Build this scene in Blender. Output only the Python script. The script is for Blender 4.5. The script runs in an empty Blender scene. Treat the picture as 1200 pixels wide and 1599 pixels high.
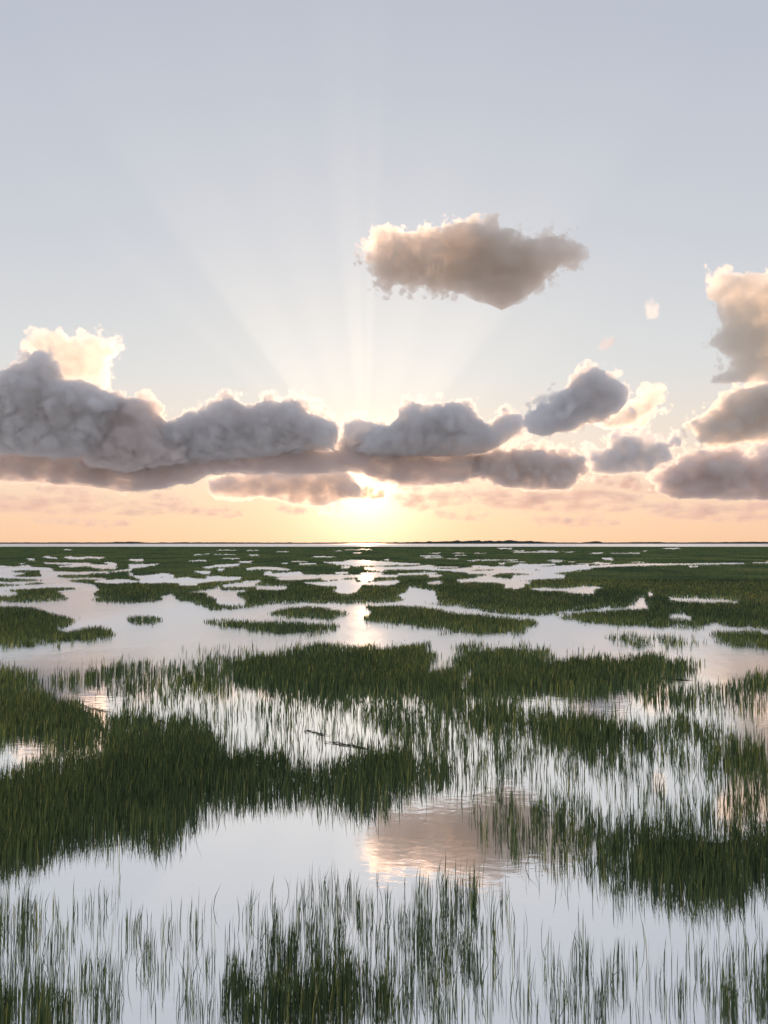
import bpy, math, random
import numpy as np

# ------------------------------------------------------------------ camera, sky, sun, exposure
S = bpy.context.scene
COL = S.collection
EYE = 6.0                                   # metres above the water
F = 1167.0                                  # focal length in pixels of the 1200 x 1599 photograph
CX, CY, HOR = 600.0, 799.5, 847.5
PITCH = math.atan((HOR - CY) / F)

cam_data = bpy.data.cameras.new('camera')
cam_data.sensor_fit = 'HORIZONTAL'
cam_data.sensor_width = 36.0
cam_data.lens = 36.0 * F / 1200.0
cam_data.clip_start = 0.1
cam_data.clip_end = 90000.0
cam = bpy.data.objects.new('camera', cam_data)
COL.objects.link(cam)
cam.location = (0, 0, EYE)
cam.rotation_euler = (math.pi / 2 + PITCH, 0, 0)
S.camera = cam

SUN_EL = math.radians(4.1)
SUN_AZ = math.radians(-1.4)                 # from +Y towards +X
SUN_DIR = (math.sin(SUN_AZ) * math.cos(SUN_EL), math.cos(SUN_AZ) * math.cos(SUN_EL), math.sin(SUN_EL))

world = bpy.data.worlds.new('World')
S.world = world
world.use_nodes = True
nt = world.node_tree
nt.nodes.clear()
out = nt.nodes.new('ShaderNodeOutputWorld')
bg = nt.nodes.new('ShaderNodeBackground')
nt.links.new(bg.outputs[0], out.inputs[0])
sky = nt.nodes.new('ShaderNodeTexSky')
sky.sky_type = 'NISHITA'
sky.sun_disc = False
sky.sun_elevation = SUN_EL
sky.sun_rotation = SUN_AZ
sky.air_density = 1.0
sky.dust_density = 1.0
sky.ozone_density = 1.0
bg.inputs['Strength'].default_value = 0.1

def node(tree, kind, **kw):
    n = tree.nodes.new(kind)
    for k, v in kw.items(): setattr(n, k, v)
    return n
def math_node(tree, op, a, b=None, c=None, clamp=False):
    n = node(tree, 'ShaderNodeMath', operation=op, use_clamp=clamp)
    for i, v in enumerate((a, b, c)):
        if v is None: continue
        if isinstance(v, (int, float)): n.inputs[i].default_value = v
        else: tree.links.new(v, n.inputs[i])
    return n.outputs[0]
def ramp_node(tree, fac, stops, interp='EASE'):
    n = node(tree, 'ShaderNodeValToRGB')
    n.color_ramp.interpolation = interp
    el = n.color_ramp.elements
    while len(el) < len(stops): el.new(0.5)
    for e, (p, c) in zip(el, stops):
        e.position = p
        e.color = (*c, 1) if len(c) == 3 else c
    tree.links.new(fac, n.inputs[0])
    return n.outputs[0]
def mix_color(tree, fac, a, b, mode='MIX'):
    n = node(tree, 'ShaderNodeMix', data_type='RGBA', blend_type=mode)
    for sock, v in ((n.inputs[0], fac), (n.inputs[6], a), (n.inputs[7], b)):
        if isinstance(v, (int, float)): sock.default_value = v
        elif isinstance(v, tuple): sock.default_value = (*v, 1)
        else: tree.links.new(v, sock)
    return n.outputs[2]

co = node(nt, 'ShaderNodeTexCoord').outputs['Generated']
sep = node(nt, 'ShaderNodeSeparateXYZ'); nt.links.new(co, sep.inputs[0])
elev = math_node(nt, 'ARCSINE', sep.outputs[2])                       # radians above the horizon
efac = math_node(nt, 'DIVIDE', elev, 1.5708, clamp=True)
# clear evening air: peach low down, cream, then pale grey blue to the zenith
air = ramp_node(nt, efac, [(0.0, (0.92, 0.59, 0.385)), (0.020, (0.95, 0.645, 0.44)), (0.050, (0.94, 0.72, 0.55)), (0.09, (0.85, 0.75, 0.66)),
                           (0.14, (0.72, 0.73, 0.735)), (0.24, (0.60, 0.63, 0.69)), (0.36, (0.52, 0.56, 0.64)), (1.0, (0.28, 0.34, 0.46))], 'LINEAR')
# angle from the sun
dot = node(nt, 'ShaderNodeVectorMath', operation='DOT_PRODUCT')
nt.links.new(co, dot.inputs[0]); dot.inputs[1].default_value = SUN_DIR
ang = math_node(nt, 'ARCCOSINE', math_node(nt, 'MINIMUM', dot.outputs['Value'], 1.0))
def halo(width, power=1.0):
    return math_node(nt, 'EXPONENT', math_node(nt, 'MULTIPLY', math_node(nt, 'POWER', math_node(nt, 'DIVIDE', ang, width), power), -1.0))
def scaled(fac, color):
    v = node(nt, 'ShaderNodeVectorMath', operation='SCALE'); v.inputs[0].default_value = color
    nt.links.new(fac, v.inputs['Scale']); return v.outputs[0]
def add(a, b):
    v = node(nt, 'ShaderNodeVectorMath', operation='ADD'); nt.links.new(a, v.inputs[0]); nt.links.new(b, v.inputs[1]); return v.outputs[0]
wide = halo(0.36, 1.6); close = halo(0.046, 1.15)
total = add(air, scaled(wide, (0.14, 0.11, 0.07)))
total = add(total, scaled(close, (1.5, 1.25, 0.85)))
# sunbeams fanning up between the clouds: bearing around the sun
right = (math.cos(SUN_AZ), -math.sin(SUN_AZ), 0.0)
dr = node(nt, 'ShaderNodeVectorMath', operation='DOT_PRODUCT'); nt.links.new(co, dr.inputs[0]); dr.inputs[1].default_value = right
du = math_node(nt, 'SUBTRACT', sep.outputs[2], math.sin(SUN_EL))
bearing = math_node(nt, 'ARCTAN2', dr.outputs['Value'], du)           # 0 = straight up, radians
bfac = math_node(nt, 'ADD', math_node(nt, 'DIVIDE', bearing, 2.0), 0.5, clamp=True)
beam = ramp_node(nt, bfac, [(0.0, (0,)*3), (0.06, (0,)*3), (0.10, (.2,)*3), (0.13, (.1,)*3), (0.16, (.15,)*3), (0.19, (.65,)*3), (0.25, (.7,)*3), (0.30, (.55,)*3), (0.36, (.7,)*3), (0.43, (.6,)*3), (0.46, (.95,)*3), (0.48, (1.,)*3), (0.495, (.8,)*3), (0.51, (.95,)*3), (0.535, (.6,)*3), (0.62, (.7,)*3), (0.70, (.55,)*3), (0.78, (.65,)*3), (0.82, (.55,)*3), (0.86, (.12,)*3), (0.92, (.15,)*3), (1.0, (0,)*3)], 'EASE')
reach = math_node(nt, 'MULTIPLY', halo(0.40, 2.2), math_node(nt, 'MULTIPLY', math_node(nt, 'SUBTRACT', ang, 0.06), 9.0, clamp=True))
total = add(total, scaled(math_node(nt, 'MULTIPLY', beam, reach), (0.21, 0.165, 0.11)))
ten = node(nt, 'ShaderNodeVectorMath', operation='SCALE'); nt.links.new(total, ten.inputs[0]); ten.inputs['Scale'].default_value = 10.0
nt.links.new(mix_color(nt, 0.035, ten.outputs[0], sky.outputs[0]), bg.inputs[0])

sun_data = bpy.data.lights.new('sun', 'SUN')
sun_data.energy = 3.6
sun_data.angle = math.radians(0.5)
sun_data.color = (1.0, 0.60, 0.34)
sun = bpy.data.objects.new('sun', sun_data)
COL.objects.link(sun)
from mathutils import Vector
sun.rotation_euler = Vector(SUN_DIR).to_track_quat('Z', 'Y').to_euler()

S.view_settings.view_transform = 'Standard'
S.view_settings.look = 'None'
S.view_settings.exposure = 0.0
S.view_settings.gamma = 1.0
S.render.engine = 'CYCLES'
cy = S.cycles
cy.use_denoising = True
cy.max_bounces = 12
cy.volume_bounces = 8
cy.transparent_max_bounces = 12
cy.use_adaptive_sampling = True

# ------------------------------------------------------------------ helpers
def pixel_ray(px, py):
    u = (np.asarray(px, float) - CX) / F
    v = (CY - np.asarray(py, float)) / F
    c, s = math.cos(PITCH), math.sin(PITCH)
    return u, c - v * s, s + v * c

def at_distance(px, py, dist):
    """The point seen at a pixel, on the upright plane Y = dist."""
    x, y, z = pixel_ray(px, py)
    return x / y * dist, EYE + z / y * dist

def mesh_object(name, verts, faces, mat=None, parent=None, smooth=True):
    verts = np.asarray(verts, np.float32)
    faces = np.asarray(faces, np.int32)
    me = bpy.data.meshes.new(name)
    k = faces.shape[1]
    me.vertices.add(len(verts)); me.vertices.foreach_set('co', verts.ravel())
    me.loops.add(faces.size); me.loops.foreach_set('vertex_index', faces.ravel())
    me.polygons.add(len(faces))
    me.polygons.foreach_set('loop_start', np.arange(0, faces.size, k, dtype=np.int32))
    me.polygons.foreach_set('loop_total', np.full(len(faces), k, np.int32))
    me.polygons.foreach_set('use_smooth', np.full(len(faces), smooth, bool))
    me.update(calc_edges=True)
    if mat: me.materials.append(mat)
    o = bpy.data.objects.new(name, me)
    COL.objects.link(o)
    if parent: o.parent = parent
    return o

# ------------------------------------------------------------------ clouds
def polygon_distance(P, x, y):
    """Signed distance (inside positive) from grid points to a closed polygon."""
    P = np.asarray(P, float)
    d2 = np.full(x.shape, 1e18); inside = np.zeros(x.shape, bool)
    for a, b in zip(P, np.roll(P, -1, 0)):
        e = b - a
        wx, wy = x - a[0], y - a[1]
        t = np.clip((wx * e[0] + wy * e[1]) / (e @ e + 1e-9), 0, 1)
        d2 = np.minimum(d2, (wx - t * e[0]) ** 2 + (wy - t * e[1]) ** 2)
        if abs(e[1]) > 1e-9:
            c = (a[1] > y) != (b[1] > y)
            inside ^= c & (x < a[0] + (y - a[1]) / e[1] * e[0])
    d = np.sqrt(d2)
    return np.where(inside, d, -d)

def interp_matrix(coord, period):
    """Cubic-smoothed linear interpolation of a lattice along one axis, as a matrix."""
    t = (coord - coord[0]) / period
    i = np.floor(t).astype(int); f = t - i
    f = f * f * f * (f * (f * 6 - 15) + 10)
    m = np.zeros((len(coord), i.max() + 2))
    m[np.arange(len(coord)), i] = 1 - f
    m[np.arange(len(coord)), i + 1] += f
    return m

def lattice_noise(rng, ax, ay, az, period):
    A, B, C = (interp_matrix(c + period * rng.random(), period) for c in (ax, ay, az))
    L = rng.uniform(-1, 1, (A.shape[1], B.shape[1], C.shape[1]))
    L = np.tensordot(A, L, (1, 0))
    L = np.tensordot(L, B, (1, 1))          # x, z, y
    L = np.tensordot(L, C, (1, 1))          # x, y, z
    return L

def turned_noise(rng, ax, ay, az, period, where):
    """The same noise on a lattice turned at random, so that its creases follow no axis; only where the cloud can be."""
    M, _ = np.linalg.qr(rng.normal(size=(3, 3)))
    M = (M / period).astype(np.float32)
    i, j, k = np.nonzero(where)
    p = np.stack([ax[i], ay[j], az[k]], 1).astype(np.float32) @ M.T
    p -= p.min(0)
    c = np.floor(p).astype(np.int32); f = p - c
    f = f * f * f * (f * (f * 6 - 15) + 10)
    L = rng.uniform(-1, 1, tuple(c.max(0) + 2)).astype(np.float32)
    sy, sz = L.shape[1] * L.shape[2], L.shape[2]
    b = c[:, 0] * sy + c[:, 1] * sz + c[:, 2]; L = L.ravel()
    r = np.zeros(len(p), np.float32)
    for dx in (0, 1):
        wx = f[:, 0] if dx else 1 - f[:, 0]
        for dy in (0, 1):
            wy = wx * (f[:, 1] if dy else 1 - f[:, 1])
            o = b + dx * sy + dy * sz
            r += wy * ((1 - f[:, 2]) * L[o] + f[:, 2] * L[o + 1])
    out = np.zeros(where.shape, np.float32); out[where] = r
    return out

def surface_net(f):
    """Quads of the zero surface of a field sampled on a grid (positive = inside)."""
    s = f > 0
    n = s[:-1, :-1, :-1].astype(np.int8)
    for dx, dy, dz in [(0,0,1),(0,1,0),(0,1,1),(1,0,0),(1,0,1),(1,1,0),(1,1,1)]:
        n += s[dx:s.shape[0]-1+dx, dy:s.shape[1]-1+dy, dz:s.shape[2]-1+dz]
    active = (n > 0) & (n < 8)
    idx = np.full(active.shape, -1, np.int64)
    cells = np.argwhere(active)
    idx[active] = np.arange(len(cells))
    acc = np.zeros((len(cells), 3)); cnt = np.zeros(len(cells))
    cor = [(i, j, k) for i in (0, 1) for j in (0, 1) for k in (0, 1)]
    for p in cor:
        for ax in range(3):
            if p[ax]: continue
            q = list(p); q[ax] = 1
            a = f[cells[:,0]+p[0], cells[:,1]+p[1], cells[:,2]+p[2]]
            b = f[cells[:,0]+q[0], cells[:,1]+q[1], cells[:,2]+q[2]]
            c = (a > 0) != (b > 0)
            t = np.where(c, a / np.where(c, a - b, 1), 0)
            v = np.tile(np.array(p, float), (len(cells), 1)); v[:, ax] = t
            acc += v * c[:, None]; cnt += c
    verts = cells + acc / cnt[:, None]
    quads = []
    for ax in range(3):
        o1, o2 = [(1, 2), (2, 0), (0, 1)][ax]
        sl = [slice(1, -1)] * 3; sl[ax] = slice(0, -1)
        hi = list(sl); hi[ax] = slice(1, None)
        a, b = s[tuple(sl)], s[tuple(hi)]
        e = np.argwhere(a != b)
        off = np.ones(3, int); off[ax] = 0
        e = e + off
        flip = f[tuple(e.T)] > 0
        def cell(d1, d2):
            c = e.copy(); c[:, o1] -= d1; c[:, o2] -= d2
            return idx[tuple(c.T)]
        q = np.stack([cell(1, 1), cell(0, 1), cell(0, 0), cell(1, 0)], 1)
        q[~flip] = q[~flip][:, ::-1]
        quads.append(q)
    return verts, np.concatenate(quads)

def cloud_material(name, dens, s, g, tint, stretch, cell, floor, gain):
    """Water droplets whose density is broken up by turbulence; s = metres per photograph pixel at the cloud."""
    m = bpy.data.materials.new(name); m.use_nodes = True
    t = m.node_tree; t.nodes.clear()
    o = t.nodes.new('ShaderNodeOutputMaterial')
    v = t.nodes.new('ShaderNodeVolumePrincipled'); v.inputs['Absorption Color'].default_value = (0, 0, 0, 1)
    v.inputs['Color'].default_value = (*tint, 1)  # pinker tint on far clouds paints in the reddening by hazy air between
    v.inputs['Anisotropy'].default_value = g
    tc = node(t, 'ShaderNodeTexCoord')
    n = node(t, 'ShaderNodeTexNoise'); n.inputs['Scale'].default_value = 1.0 / (cell * s); n.inputs['Detail'].default_value = 5.0
    n.inputs['Roughness'].default_value = 0.62
    mp = node(t, 'ShaderNodeMapping'); mp.inputs['Scale'].default_value = (1 / stretch, 1 / stretch, 1)
    t.links.new(tc.outputs['Object'], mp.inputs['Vector']); t.links.new(mp.outputs[0], n.inputs['Vector'])
    d = math_node(t, 'MULTIPLY', math_node(t, 'SUBTRACT', n.outputs[0], floor), gain * dens)
    t.links.new(math_node(t, 'MAXIMUM', d, 0.0), v.inputs['Density'])
    t.links.new(v.outputs[0], o.inputs['Volume'])
    return m

def build_cloud(outline, dist, label, seed, mfp=6.5, thick=38.0, lumps=1.0, flat=20.0, voxel=1.45, g=0.5, grow=3.0, tint=(.985, .988, 1), patchy=0.30, stretch=1.0, veil=4.6, group='sunset clouds over the marsh'):
    """outline in photograph pixels; mfp, thick and lumps in the same angular unit, turned into metres at the cloud's distance."""
    rng = np.random.default_rng(seed)
    P = np.asarray(outline, float)
    pad = 18
    x0, x1 = P[:,0].min() - pad, P[:,0].max() + pad
    y0, y1 = P[:,1].min() - pad, P[:,1].max() + pad
    T = thick + pad
    ax = np.arange(x0, x1, voxel); az = np.arange(y0, y1, voxel); ay = np.arange(-T, T, voxel * 1.3)
    gx, gz = np.meshgrid(ax, az, indexing='ij')
    d = polygon_distance(P, gx, gz) + grow
    dd = np.clip(d, 0, thick)
    prof = np.where(d > 0, np.sqrt(dd * (2 * thick - dd)), d)
    f = np.minimum(prof[:, None, :] - np.abs(ay)[None, :, None], d[:, None, :] * 0.95)
    amp_z = (0.3 + 0.7 * np.clip((P[:,1].max() - az) / max(flat, 1e-3), 0, 1))[None, None, :]
    # the lumps stand out along the outline, the broad face turned to the marsh is smoother
    face = (1.0 - 0.93 * np.clip(np.abs(ay) / max(thick, 1) * 1.4 - 0.2, 0, 1))[None, :, None]
    where = np.abs(f) < 30
    for per, amp, billow in ((46, 10, 1), (24, 9, 1), (12, 7.5, 1), (6.5, 6.0, 1), (3.4, 3.6, 0)):
        n = turned_noise(rng, ax * (1 / stretch if per > 10 else 1), ay, az, per, where)
        n = (np.abs(n) - 0.26) * 2.2 if billow else n
        f = f + amp * lumps * amp_z * (face if per < 20 else 0.45 + 0.55 * face) * n
    s = dist / F
    c = None
    for k, (shift, nm) in enumerate(((veil, 'cloud'), (-0.5, 'dense_core'))):
        h = f + (shift * (0.25 + 0.75 * amp_z) if k == 0 else shift)
        if k == 0:
            h = h + lattice_noise(rng, ax, ay, az, 9.0) * veil * 0.8 + lattice_noise(rng, ax, ay, az, 4.5) * veil * 0.5
        h[0] = h[-1] = -1; h[:, 0] = h[:, -1] = -1; h[:, :, 0] = h[:, :, -1] = -1
        if h.max() <= 0: continue
        v, q = surface_net(h)
        px = x0 + v[:, 0] * voxel; py = y0 + v[:, 2] * voxel
        dy = -T + v[:, 1] * voxel * 1.3
        X, Z = at_distance(px, py, dist)
        V = np.stack([X, dist + dy * s, Z], 1)
        A, B, C = V[q[:, 0]], V[q[:, 1]], V[q[:, 2]]
        if np.sum((A - V.mean(0)) * np.cross(B - A, C - A)) < 0: q = q[:, ::-1]
        if k == 0:
            c = np.array([V[:,0].mean(), dist, V[:,2].min()])
            o = mesh_object(nm, V - c, q, cloud_material('cloud_veil', 1.0 / (mfp * s), s, g, tint, stretch, 10.0, 0.45, 2.8))
            o.location = c
            o['label'] = label; o['category'] = 'cloud'; o['group'] = group
        else:
            mesh_object(nm, V - c, q, cloud_material('cloud_vapour', 1.0 / (mfp * s), s, g, tint, stretch, 17.0, patchy, 5.5 if patchy > .4 else 4.6), o)
    return o

CLOUDS = [
 # far low bands first
 ('long flat grey cloud band low across the left half', 9650, dict(mfp=7, thick=26, lumps=.8, stretch=2.0, g=.4, tint=(1,.965,.955)), [(-60,700),(0,700),(60,696),(130,700),(200,690),(300,690),(400,692),(480,700),(520,704),(560,698),(600,697),(680,700),(750,708),(760,735),(720,750),(660,757),(620,748),(580,742),(540,735),(380,738),(320,740),(300,752),(260,758),(190,765),(140,757),(60,750),(0,748),(-60,750)]),
 ('pinkish low cloud just left of the sun glare', 14500, dict(mfp=9, thick=24, lumps=.7, stretch=1.5, g=.55, tint=(1,.955,.925)), [(325,750),(350,742),(400,738),(470,735),(540,738),(560,760),(560,773),(530,780),(500,788),(460,786),(430,775),(380,775),(330,772)]),
 ('narrow peach cloud tongue crossing the brightest glare', 15000, dict(mfp=4.2, thick=11, lumps=.25, veil=3, grow=1.5, g=.75, tint=(1,.97,.92)), [(530,755),(560,757),(588,759),(602,766),(600,777),(575,780),(550,777),(530,772)]),
 ('tiny dark cloud scrap beneath the pinkish cloud by the glare', 14000, dict(mfp=9, thick=8, lumps=.35), [(498,802),(505,787),(530,784),(540,795),(533,804)]),
 ('big dark tower cloud at the left edge', 9000, dict(mfp=6.5), [(-60,600),(0,588),(25,575),(48,570),(60,553),(75,556),(95,590),(105,597),(130,595),(150,605),(170,615),(188,622),(190,640),(175,660),(165,690),(140,708),(90,712),(40,708),(0,703),(-60,705)]),
 ('bright cream plume rising behind the dark tower cloud', 10000, dict(mfp=17, thick=24, flat=0, lumps=1.2, g=.65, tint=(1,.985,.96)), [(50,530),(62,522),(75,525),(95,520),(108,528),(130,535),(145,527),(160,538),(182,550),(170,562),(165,590),(160,605),(130,600),(100,592),(75,560),(55,545)]),
 ('rounded grey cloud mound right of the dark tower', 9200, dict(mfp=7, tint=(1,.98,.98)), [(140,660),(165,640),(192,628),(212,624),(230,630),(240,645),(258,658),(262,672),(270,690),(300,700),(290,718),(200,735),(140,725),(130,690)]),
 ('long lumpy slate cloud left of the bright gap', 9350, dict(mfp=6.5), [(255,665),(285,655),(300,645),(330,635),(360,626),(385,634),(402,638),(415,628),(440,632),(455,627),(468,634),(480,648),(500,655),(520,658),(530,668),(527,685),(518,700),(490,700),(470,705),(400,712),(330,715),(260,715),(240,700)]),
 ('small warm cloud hump right of the bright gap', 9700, dict(mfp=9, thick=26), [(541,667),(560,658),(578,662),(590,668),(604,672),(610,700),(560,712),(543,705),(536,698)]),
 ('domed slate cloud right of the bright gap', 9400, dict(mfp=6.5), [(590,668),(610,668),(622,656),(625,640),(645,630),(660,638),(680,632),(705,630),(730,640),(748,655),(755,662),(770,662),(790,650),(812,648),(815,665),(800,680),(780,695),(755,705),(720,709),(640,710),(575,708),(565,700)]),
 ('oval grey cloud low right of the domed slate cloud', 9550, dict(mfp=5.5, thick=28, lumps=1.25, flat=12, tint=(1,.975,.97)), [(755,708),(780,702),(805,704),(835,705),(850,710),(880,718),(905,722),(915,735),(900,748),(885,760),(850,763),(800,760),(755,750),(735,735),(745,718)]),
 ('slanted dark cloud alone in the clear sky at right', 7000, dict(mfp=6.5), [(820,660),(825,648),(850,638),(865,632),(880,610),(905,592),(925,578),(940,582),(960,595),(975,610),(975,630),(960,645),(940,655),(915,660),(890,670),(850,678),(830,672)]),
 ('warm peach cloud tail right of the slanted dark cloud', 7600, dict(mfp=11, thick=18, flat=0, g=.65, lumps=1.2, tint=(1,.98,.95)), [(945,662),(955,650),(975,635),(995,628),(1010,618),(1030,614),(1037,630),(1020,640),(1005,662),(960,667)]),
 ('ragged grey cloud below the slanted dark cloud', 9500, dict(mfp=6.5, thick=26, lumps=1.35, flat=10), [(903,718),(925,708),(950,702),(965,685),(985,682),(1000,690),(1020,697),(1045,692),(1040,715),(1010,735),(960,738),(930,735),(915,722)]),
 ('long flat mauve cloud low at the right edge', 11800, dict(mfp=6.5, thick=28, lumps=1.2, flat=12, stretch=1.5, g=.5, tint=(1,.965,.955)), [(1030,735),(1060,712),(1090,700),(1110,712),(1140,705),(1170,715),(1260,715),(1260,775),(1160,778),(1100,777),(1060,775),(1030,765),(1020,750)]),
 ('small upright cloud tuft above the mauve cloud at right edge', 12300, dict(mfp=12, thick=22, lumps=1.3, tint=(1,.975,.965)), [(1165,715),(1175,697),(1195,692),(1230,700),(1260,715),(1240,738),(1180,738)]),
 ('grey cloud with ragged peach left rim at right edge', 8500, dict(mfp=8, g=.6, lumps=1.4, flat=12, tint=(1,.98,.96)), [(1075,660),(1100,650),(1110,640),(1130,620),(1150,610),(1170,610),(1200,600),(1260,610),(1260,680),(1190,685),(1140,690),(1100,687),(1085,672)]),
 ('tall sunlit cream cloud high at the right edge', 4500, dict(mfp=13, thick=30, flat=0, lumps=1.3, g=.65, tint=(1,.985,.96)), [(1112,440),(1130,432),(1165,428),(1200,432),(1290,435),(1290,570),(1200,565),(1160,565),(1145,548),(1110,533),(1140,510),(1125,490),(1125,470),(1115,460)]),
 ('brown cloud base under the tall sunlit cloud', 4450, dict(mfp=10, thick=16, lumps=.8, g=.6, tint=(1,.98,.95)), [(1115,595),(1145,578),(1170,565),(1200,558),(1290,560),(1290,590),(1150,594)]),
 ('large brown and cream cloud high above the sun', 2800, dict(mfp=10, thick=34, lumps=1.3, flat=10, g=.65, tint=(1,.97,.94)), [(570,398),(590,418),(602,440),(640,438),(680,440),(720,450),(750,465),(785,478),(810,465),(845,440),(872,410),(905,392),(880,372),(830,378),(780,360),(700,352),(650,372),(600,370)]),
 ('tiny pale cloud puff alone high at right', 4000, dict(mfp=24, thick=7, lumps=.5), [(1010,478),(1020,473),(1028,480),(1025,495),(1012,497)]),
 ('thin grey cloud wisp below the tiny pale puff', 6000, dict(mfp=9, thick=5, lumps=.3, g=.2), [(935,543),(945,533),(957,529),(960,534),(942,546)]),
 ('thin grey cloud wisp left of the slanted dark cloud', 7200, dict(mfp=11, thick=7, lumps=.4), [(833,627),(855,616),(876,618),(870,628),(842,631)]),
 ('faint peach cloud streak low at the left edge', 20000, dict(mfp=24, thick=16, lumps=.6, stretch=3, g=.1, patchy=.44, veil=9, tint=(.97,.82,.76)), [(-60,772),(40,775),(90,780),(135,768),(130,782),(200,788),(290,786),(260,800),(150,803),(40,798),(-60,800)]),
 ('faint peach cloud low right of the sun glare', 19000, dict(mfp=18, thick=12, lumps=.5, stretch=2, g=.1, patchy=.44, veil=9, tint=(.97,.82,.74)), [(615,775),(640,772),(668,778),(680,766),(700,772),(733,770),(735,785),(690,788),(655,796),(630,790)]),
 ('broad faint pink cloud sheet below the oval grey cloud', 20000, dict(mfp=19, thick=18, lumps=.6, stretch=3, g=.1, patchy=.44, veil=9, tint=(.97,.82,.76)), [(740,772),(800,766),(880,768),(960,765),(1000,775),(985,795),(920,800),(840,795),(770,790)]),
 ('faint pink cloud streak under the mauve cloud at right', 21000, dict(mfp=19, thick=15, lumps=.6, stretch=3, g=.1, patchy=.44, veil=9, tint=(.96,.82,.77)), [(1000,792),(1060,784),(1140,790),(1200,785),(1260,788),(1260,808),(1150,814),(1050,808)]),
]
srng = random.Random(5)
for lab, cx_, cy_, hw, hh in (
    ('short faint peach streak above the left end of the low streak', 95, 765, 38, 5), ('small faint peach patch left of the pinkish cloud', 262, 776, 34, 5),
    ('thin peach streak low between the left edge and the glare', 330, 800, 60, 4), ('tiny peach scrap left of the bright glare', 455, 797, 22, 4),
    ('little ragged peach scrap just right of the bright glare', 640, 760, 22, 5), ('thin faint streak under the peach cloud right of the glare', 720, 806, 46, 4),
    ('broken pink patch under the ragged grey cloud', 965, 752, 36, 8), ('faint pink veil between ragged grey and mauve clouds', 1010, 762, 40, 6),
    ('long thin peach streak close above the horizon at right', 900, 815, 70, 4), ('thin peach streak close above the horizon at left', 130, 816, 80, 4)):
    n_ = 12; a_ = [2 * math.pi * q / n_ for q in range(n_)]
    CLOUDS.append((lab, 20500 + 150 * len(CLOUDS), dict(mfp=11, thick=max(6, hh), lumps=.5, flat=8, stretch=2, g=.1, patchy=.42, veil=6, tint=(.97,.84,.78)),
                   [(cx_ + hw * math.cos(q) * srng.uniform(.75, 1.1), cy_ + hh * math.sin(q) * srng.uniform(.6, 1.3) + 2 * math.cos(q)) for q in a_]))
for i, (lab, D, kw, P) in enumerate(CLOUDS):
    build_cloud(P, D, lab, 20 + i, **kw)


# ------------------------------------------------------------------ materials of the marsh
def principled(name, color, rough=0.6, spec=0.3):
    m = bpy.data.materials.new(name); m.use_nodes = True
    b = m.node_tree.nodes['Principled BSDF']
    b.inputs['Base Color'].default_value = (*color, 1)
    b.inputs['Roughness'].default_value = rough
    b.inputs['Specular IOR Level'].default_value = spec
    return m

def grass_material():
    m = bpy.data.materials.new('cordgrass'); m.use_nodes = True
    t = m.node_tree; t.nodes.clear()
    o = node(t, 'ShaderNodeOutputMaterial')
    tone = node(t, 'ShaderNodeAttribute', attribute_name='tone').outputs['Fac']
    geo = node(t, 'ShaderNodeNewGeometry')
    mp = node(t, 'ShaderNodeMapping'); mp.inputs['Scale'].default_value = (1, 0.45, 0)
    t.links.new(geo.outputs['Position'], mp.inputs['Vector'])
    big = node(t, 'ShaderNodeTexNoise'); big.inputs['Scale'].default_value = 0.045; big.inputs['Detail'].default_value = 5
    big.inputs['Roughness'].default_value = 0.65
    t.links.new(mp.outputs[0], big.inputs['Vector'])
    patch = ramp_node(t, big.outputs[0], [(0.32, (0.074, 0.114, 0.066)), (0.46, (0.124, 0.170, 0.084)), (0.58, (0.180, 0.222, 0.096)), (0.70, (0.262, 0.262, 0.118))], 'LINEAR')
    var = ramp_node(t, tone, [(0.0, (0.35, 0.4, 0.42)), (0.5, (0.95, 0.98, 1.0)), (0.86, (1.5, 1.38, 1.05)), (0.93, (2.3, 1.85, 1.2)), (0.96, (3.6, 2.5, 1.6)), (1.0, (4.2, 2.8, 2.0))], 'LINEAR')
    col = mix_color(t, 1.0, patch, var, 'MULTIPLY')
    d = node(t, 'ShaderNodeBsdfDiffuse'); tr = node(t, 'ShaderNodeBsdfTranslucent')
    t.links.new(col, d.inputs[0]); t.links.new(col, tr.inputs[0])
    mx = node(t, 'ShaderNodeMixShader'); mx.inputs[0].default_value = 0.35
    t.links.new(d.outputs[0], mx.inputs[1]); t.links.new(tr.outputs[0], mx.inputs[2])
    t.links.new(mx.outputs[0], o.inputs[0])
    return m
GRASS = grass_material()
MUD = principled('wet_mud', (0.018, 0.021, 0.014), 0.7)
WRACK = principled('dead_reed', (0.030, 0.026, 0.020), 0.8)

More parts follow.
